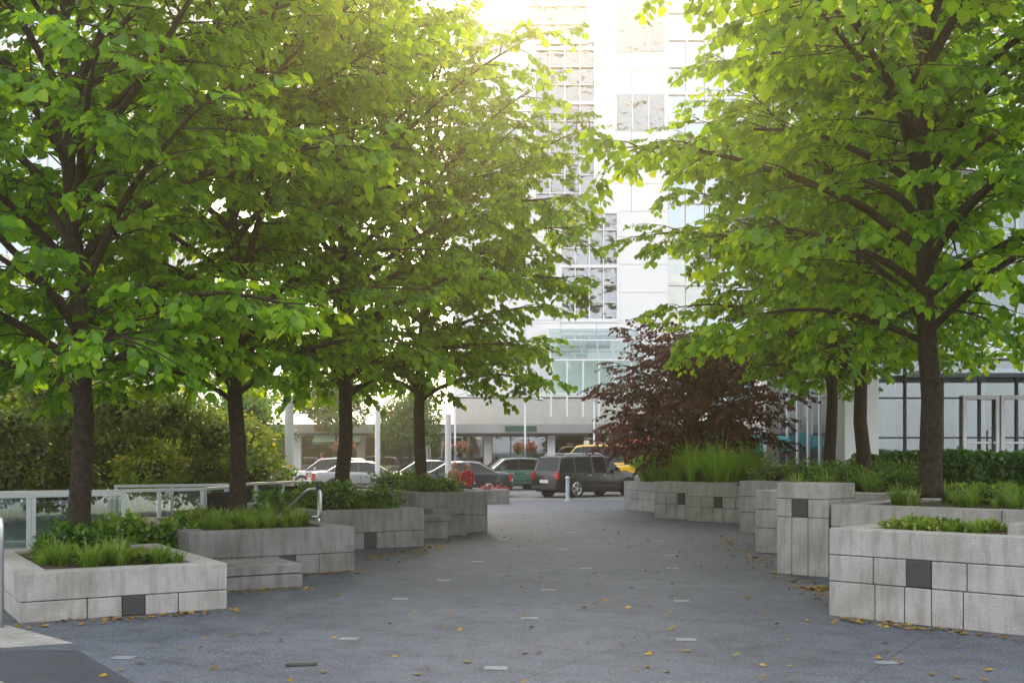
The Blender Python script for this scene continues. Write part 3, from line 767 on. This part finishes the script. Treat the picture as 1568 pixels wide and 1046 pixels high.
def umbrella(x, y, col, h=2.6):
    e = empty('patio_umbrella', (x, y, 0)); g = Geo(); g.tube([(0, 0, 0), (0, 0, .06), (0, 0, .061), (0, 0, h)], [.25, .25, .025, .02], 10, 0)
    n = 8; R = 1.35
    for k in range(n):
        a = 2*math.pi*k/n; b = 2*math.pi*(k+1)/n
        p = lambda t, r, z: (r*math.cos(t), r*math.sin(t), z)
        g.quad([p(a, R, h-.55), p(b, R, h-.55), p(b, R*.5, h-.2), p(a, R*.5, h-.2)], 1); g.quad([p(a, R*.5, h-.2), p(b, R*.5, h-.2), (0, 0, h)], 1)
        g.quad([p(a, R, h-.55), p(b, R, h-.55), p(b, R, h-.72), p(a, R, h-.72)], 1)
    obj('pole_and_canopy', g.mesh('u', [M['white'], mat('umbrella_cloth', col, .8)]), e)
umbrella(7.3, 41, (.03, .33, .36)); umbrella(9.6, 42.5, (.03, .33, .36))

# ------------------------------------------------------------ vehicles
def carpaint(name, c, metal=.25, coat=.8):
    return mat(name, c, .28, .04, 3, metal=metal, coat=coat)
M['cglass'] = glassmat('car_glass', (.1, .1, .1), .015, base=(.010, .012, .014), top=.35)
M['tail'] = mat('tail_light', (.45, .01, .01), .25, .1, 10, coat=1)
M['head'] = mat('head_light', (.75, .77, .8), .15, .05, 10, coat=1)
M['plate_w'] = mat('number_plate', (.7, .7, .68), .5)
KIND = {
 'suv': dict(L=4.7, W=1.86, H=1.70, st=[(-.5, .50, None, .86), (-.49, .60, None, .93), (-.475, .60, .62, .96), (-.44, .605, .95, .98), (-.41, .605, .975, 1), (-.31, .60, .99, 1), (-.295, .60, .99, 1), (-.11, .595, 1, 1), (-.09, .595, 1, 1), (.06, .59, .99, 1), (.075, .59, .985, 1), (.12, .585, .96, 1), (.25, .58, None, 1), (.40, .56, None, .98), (.47, .52, None, .92), (.5, .42, None, .82)], wr=.36),
 'sedan': dict(L=4.6, W=1.78, H=1.45, st=[(-.5, .48, None, .82), (-.485, .62, None, .90), (-.44, .67, None, .96), (-.36, .68, None, .98), (-.22, .67, .96, 1), (-.17, .665, .985, 1), (-.07, .66, 1, 1), (-.055, .66, 1, 1), (.07, .645, .98, 1), (.10, .64, .95, 1), (.26, .62, None, 1), (.40, .58, None, .97), (.47, .52, None, .90), (.5, .40, None, .80)], wr=.34),
 'hatch': dict(L=4.3, W=1.76, H=1.55, st=[(-.5, .48, None, .84), (-.49, .60, None, .92), (-.475, .62, .64, .94), (-.40, .63, .92, .98), (-.36, .63, .955, 1), (-.26, .625, .98, 1), (-.245, .625, .98, 1), (-.06, .62, 1, 1), (-.045, .62, 1, 1), (.09, .61, .97, 1), (.12, .605, .95, 1), (.28, .58, None, 1), (.42, .54, None, .95), (.475, .48, None, .88), (.5, .38, None, .78)], wr=.35),
}
def car(name, kind, loc, heading, paint, sign=False, rack=False, zs=1.0):
    k = KIND[kind]; L, W, H = k['L'], k['W'], k['H']; e = empty(name, (loc[0], loc[1], .008), rad(heading)); e.scale = (1, 1, zs)
    g = Geo(); rings = []
    hw = W/2
    for (fx, zb, zr, ws) in k['st']:
        x = fx*L; w = hw*ws; b = zb*H; bot = .20 if abs(fx) < .47 else .30
        cab = zr is not None
        r = (zr if cab else zb)*H
        wr = hw*(.80 if cab else .9)
        half = [(0, bot), (w*.86, bot), (w*.97, bot+.10), (w, .5*(bot+b)), (w*.985, b-.06), (w*.95, b)]
        if cab and r-b > .06: half += [(wr*ws+.0, r-.05), (wr*.86*ws, r-.005), (0, r+.02)]
        else: half += [(w*.90, b+.015), (w*.75, b+.03), (0, b+.045)]
        rings.append([(x, y, z) for y, z in half]+[(x, -y, z) for y, z in reversed(half[1:-1])])
    m = len(rings[0]); o = len(g.v)
    for r in rings: g.v += r
    S = k['st']
    for i in range(len(S)-1):
        c0 = S[i][2] is not None and (S[i][2]-S[i][1]) > .1; c1 = S[i+1][2] is not None and (S[i+1][2]-S[i+1][1]) > .1
        thin = (S[i+1][0]-S[i][0]) < .025 and c0 and c1
        for j in range(m):
            jj = (j+1) % m; f = (o+i*m+j, o+(i+1)*m+j, o+(i+1)*m+jj, o+i*m+jj)
            mi = 0
            if j in (5, m-6) and (c0 or c1): mi = 1 if (c0 and c1 and not thin) or (c0 != c1) else 2
            if j in (7, 8) and c0 != c1: mi = 1
            if j in (0, 1, m-1, m-2): mi = 2
            g.f.append(f); g.m.append(mi)
    g.f.append(tuple(o+j for j in range(m))); g.m.append(0); g.f.append(tuple(o+(len(S)-1)*m+j for j in reversed(range(m)))); g.m.append(0)
    me = g.mesh('body', [paint, M['cglass'], M['dark']], True)
    bm = bmesh.new(); bm.from_mesh(me); bmesh.ops.recalc_face_normals(bm, faces=bm.faces); bm.to_mesh(me); bm.free()
    b = obj('body', me, e)
    em = b.modifiers.new('split', 'EDGE_SPLIT'); em.split_angle = rad(38)
    wg = Geo(); R = .36 if kind == 'suv' else .32
    for fx in (-.30, .315):
        for s in (-1, 1):
            x = fx*L; y1 = s*(hw+.004); y0 = s*(hw-.20)
            wg.tube([(x, s*(hw-.1), R+.02), (x, s*(hw+.002), R+.02)], R+.055, 24, 0)
            wg.tube([(x, y0, R), (x, y1+s*.006, R), (x, y1+s*.014, R)], [R, R, R-.025], 24, 0)
            wg.tube([(x, y1, R), (x, y1+s*.018, R)], R*.64, 20, 2)
            for q in range(5):
                a = 2*math.pi*q/5
                T = Matrix.Translation((x, y1+s*.022, R)) @ Matrix.Rotation(-a, 4, 'Y')
                wg.box((.03, -.006, -.028), (R*.66, .006, .028), 1, T)
            wg.tube([(x, y1+s*.02, R), (x, y1+s*.034, R)], .05, 10, 1)
            rim = [(x+R*.66*math.cos(2*math.pi*q/20), y1+s*.024, R+R*.66*math.sin(2*math.pi*q/20)) for q in range(21)]; wg.tube(rim, .016, 4, 1, cap=False)
    obj('wheels', wg.mesh('wheels', [M['black'], M['steel'], M['dark']]), e)
    d = Geo(); xf = L/2; zb = k['st'][1][1]*H
    for s in (-1, 1):
        d.box((-xf-.012, s*hw*.80-.13, zb-.28), (-xf+.10, s*hw*.80+.10*1, zb+.02), 1)
        d.box((xf-.13, s*hw*.66-.18, .40*H-.02), (xf+.012, s*hw*.66+.14, .40*H+.11), 2)
        d.box((.15*L, s*(hw+.0)-.0 if s > 0 else s*(hw)-.17, zb+.03), (.15*L+.12, s*hw+.17 if s > 0 else s*hw, zb+.17), 0)
        for hx in (-.16, .01): d.box((hx*L, s*hw-.012, zb-.14), (hx*L+.17, s*hw+.012, zb-.11), 4)
        for hx in (-.20, -.05, .13): d.box((hx*L, s*hw*1.001-.008, .30), (hx*L+.014, s*hw*1.001+.004, zb-.07), 3)
        d.box((-.2*L, s*hw-.01, .42), (.2*L, s*hw+.012, .47), 3)
    d.box((-xf-.02, -.26, .58), (-xf+.05, .26, .71), 5); d.box((-xf-.03, -hw*.8, .33), (-xf+.05, hw*.8, .48), 3)
    d.box((xf-.05, -hw*.55, .30), (xf+.022, hw*.55, .44), 3); d.box((xf-.06, -hw*.38, .46), (xf+.018, hw*.38, .58), 3); d.box((xf, -.24, .36), (xf+.03, .24, .46), 5)
    if rack:
        for s in (-1, 1): d.tube([(-.38*L, s*hw*.68, H*.985), (-.36*L, s*hw*.68, H+.06), (.02*L, s*hw*.68, H+.07), (.05*L, s*hw*.68, H)], .02, 6, 4)
    if sign: d.box((-.12, -.28, H+.0), (.12, .28, H+.16), 5)
    obj('trim_and_lights', d.mesh('trim', [paint, M['tail'], M['head'], M['dark'], M['steel'], M['plate_w']]), e, bevel=.008)
    return e
YEL = carpaint('yellow_paint', (.85, .50, .01), 0)
car('suv', 'suv', (3.15, 47.6), 38, carpaint('black_paint', (.006, .007, .009), 0, .25), rack=True)
car('hatchback', 'hatch', (-.15, 55.5), 200, carpaint('green_paint', (.05, .17, .125)))
car('taxi', 'suv', (3.7, 56.5), 178, YEL, sign=True, zs=1.28)
car('taxi', 'suv', (6.6, 53.4), 184, YEL, sign=True, zs=1.22)
car('sedan', 'sedan', (-6.7, 50.5), 20, carpaint('silver_paint', (.33, .35, .38)))
car('sedan', 'sedan', (-4.3, 54.5), 195, carpaint('grey_paint', (.20, .22, .26)))
car('sedan', 'sedan', (-2.3, 47.5), 178, carpaint('navy_paint', (.02, .03, .055)))
car('hatchback', 'hatch', (-9.0, 56.5), 185, carpaint('white_paint', (.5, .51, .53)))
car('sedan', 'sedan', (-13.5, 52.5), 5, carpaint('silver_paint', (.33, .35, .38)))

# ------------------------------------------------------------ people
def person(name, loc, heading, top, legs, hair, s=1.0, skin=(.55, .32, .22)):
    e = empty(name, loc, rad(heading), s)
    V = [(0, 0, .90, .13), (0, 0, 1.06, .105), (0, 0.01, 1.24, .13), (0, .0, 1.345, .085), (0, .012, 1.42, .048), (0, .03, 1.50, .075), (0, .03, 1.56, .082), (0, .02, 1.62, .055)]
    E = [(0, 1), (1, 2), (2, 3), (3, 4), (4, 5), (5, 6), (6, 7)]
    def add(p, r, par):
        V.append((*p, r)); E.append((par, len(V)-1)); return len(V)-1
    for sx in (-1, 1):
        h = add((sx*.085, 0, .84), .095, 0); kn = add((sx*.095, .03+sx*.03, .47), .06, h); an = add((sx*.095, -.01+sx*.05, .09), .038, kn); add((sx*.10, .13+sx*.05, .035), .035, an)
        sh = add((sx*.155, 0, 1.33), .055, 3); el = add((sx*.215, -.03, 1.08), .038, sh); wr = add((sx*.17, .16, .98), .026, el); pm = add((sx*.15, .22, .985), .028, wr)
        for q in range(4): a = add((sx*.15+(q-1.5)*.017, .26, .985), .009, pm); add((sx*.15+(q-1.5)*.019, .295-.006*abs(q-1), .965), .007, a)
        a = add((sx*.12, .235, .99), .010, pm); add((sx*.105, .262, .985), .008, a)
    me = bpy.data.meshes.new('body'); me.from_pydata([v[:3] for v in V], E, [])
    o = obj('body_tmp', me); o.modifiers.new('skin', 'SKIN')
    for i, v in enumerate(V):
        me.skin_vertices[0].data[i].radius = (v[3], v[3]*(.75 if i in (0, 1, 2, 3) else 1)); me.skin_vertices[0].data[i].use_root = (i == 0)
    o.modifiers.new('sub', 'SUBSURF').levels = 2
    bpy.context.view_layer.update()
    ev = o.evaluated_get(bpy.context.evaluated_depsgraph_get()); m2 = bpy.data.meshes.new_from_object(ev)
    bpy.data.objects.remove(o)
    for m in (mat('skin', skin, .5, .05), mat('top_cloth', top, .85, .15, 30), mat('trouser_cloth', legs, .85, .15, 30), mat('hair', hair, .5, .3, 60), M['black']): m2.materials.append(m)
    for p in m2.polygons:
        c = p.center; p.use_smooth = True
        if c.z > 1.40: p.material_index = 3 if (c.y < .045 or c.z > 1.60) and c.z > 1.44 else 0
        elif c.y > .16 and c.z > .9: p.material_index = 0
        elif c.z > .88: p.material_index = 1
        elif c.z > .09: p.material_index = 2
        else: p.material_index = 4
    obj('body', m2, e)
    g = Geo(); g.tube([(0, -.03, 1.63), (0, -.07, 1.55), (0, -.08, 1.42), (0, -.09, 1.28)], [.06, .09, .08, .04], 10); obj('hair', g.mesh('hair', [mat('hair2', hair, .5, .3, 60)], True), e)
    f = Geo()
    f.tube([(0, .105, 1.545), (0, .128, 1.515)], [.010, .014], 6, 0); f.tube([(-.024, .108, 1.483), (.024, .108, 1.483)], .006, 5, 1)
    for sx in (-1, 1): f.tube([(sx*.03, .098, 1.55), (sx*.03, .110, 1.55)], .010, 8, 2); f.tube([(sx*.078, .02, 1.56), (sx*.085, .02, 1.52)], .014, 6, 0)
    obj('face', f.mesh('face', [mat('skin', skin, .5), mat('lips', (.4, .08, .07)), M['black']], True), e)
person('woman', (-1.32, 34.0, 0), 200, (.55, .03, .04), (.05, .06, .10), (.06, .03, .02), .94)
person('woman', (-1.75, 34.3, 0), 160, (.45, .25, .16), (.04, .04, .05), (.35, .12, .04), .95)
person('pedestrian', (-10.2, 61.2, .13), 90, (.5, .05, .05), (.04, .05, .09), (.03, .02, .02), 1.02)
person('pedestrian', (-3.6, 61.4, .13), 270, (.1, .12, .2), (.2, .18, .15), (.05, .03, .02), 1.05)

# ------------------------------------------------------------ light, sky, camera
SUN_EL, SUN_AZ = 30, 2
w = bpy.data.worlds.new('World'); scene.world = w; w.use_nodes = True
N = w.node_tree.nodes; Lk = w.node_tree.links
sky = N.new('ShaderNodeTexSky'); sky.sky_type = 'NISHITA'; sky.sun_disc = False
sky.sun_elevation = rad(SUN_EL); sky.sun_rotation = rad(SUN_AZ); sky.air_density = 1.0; sky.dust_density = 4; sky.ozone_density = 1.0
# bright mottled layer added to the sky colour to lift the ambient light
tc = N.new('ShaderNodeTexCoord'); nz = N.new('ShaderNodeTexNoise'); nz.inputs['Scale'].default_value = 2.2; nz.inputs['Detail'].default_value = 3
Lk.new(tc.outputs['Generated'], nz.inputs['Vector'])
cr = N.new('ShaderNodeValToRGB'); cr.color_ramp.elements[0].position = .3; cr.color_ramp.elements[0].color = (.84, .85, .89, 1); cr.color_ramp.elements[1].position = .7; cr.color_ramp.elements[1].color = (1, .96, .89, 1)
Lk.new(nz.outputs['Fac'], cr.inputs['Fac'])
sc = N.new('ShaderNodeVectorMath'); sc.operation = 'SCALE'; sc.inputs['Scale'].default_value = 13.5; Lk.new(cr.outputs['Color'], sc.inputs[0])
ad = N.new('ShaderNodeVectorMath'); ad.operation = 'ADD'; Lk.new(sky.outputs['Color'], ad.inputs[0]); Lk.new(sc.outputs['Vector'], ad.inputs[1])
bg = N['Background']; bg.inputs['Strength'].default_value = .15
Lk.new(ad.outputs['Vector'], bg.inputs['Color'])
sd = bpy.data.lights.new('sun', 'SUN'); sd.energy = 5; sd.angle = rad(2); sd.color = (1, .75, .33)
so = bpy.data.objects.new('sun', sd); COL.objects.link(so)
dv = Vector((math.sin(rad(SUN_AZ))*math.cos(rad(SUN_EL)), math.cos(rad(SUN_AZ))*math.cos(rad(SUN_EL)), math.sin(rad(SUN_EL))))
so.rotation_euler = dv.to_track_quat('Z', 'Y').to_euler(); so.location = dv*80
if HAZE > 0:
    m, N, L = nt('sunlit_haze'); N.remove(N['Principled BSDF'])
    vs = N.new('ShaderNodeVolumeScatter'); vs.inputs['Density'].default_value = HAZE; vs.inputs['Anisotropy'].default_value = .83; vs.inputs['Color'].default_value = (1, .93, .80, 1)
    L.new(vs.outputs[0], N['Material Output'].inputs['Volume'])
    g = Geo(); g.box((-60, -8, -1), (60, 69, 45)); obj('air_haze', g.mesh('air_haze', [m]))

cam = bpy.data.cameras.new('camera'); co = bpy.data.objects.new('camera', cam); COL.objects.link(co)
co.location = (0, 0, 1.9); co.rotation_euler = (rad(90), 0, 0); cam.lens = 40; cam.sensor_width = 36; cam.shift_y = .1065; cam.clip_end = 3000
scene.camera = co
scene.view_settings.view_transform = 'Standard'
scene.view_settings.look = 'None'
scene.view_settings.exposure = 0
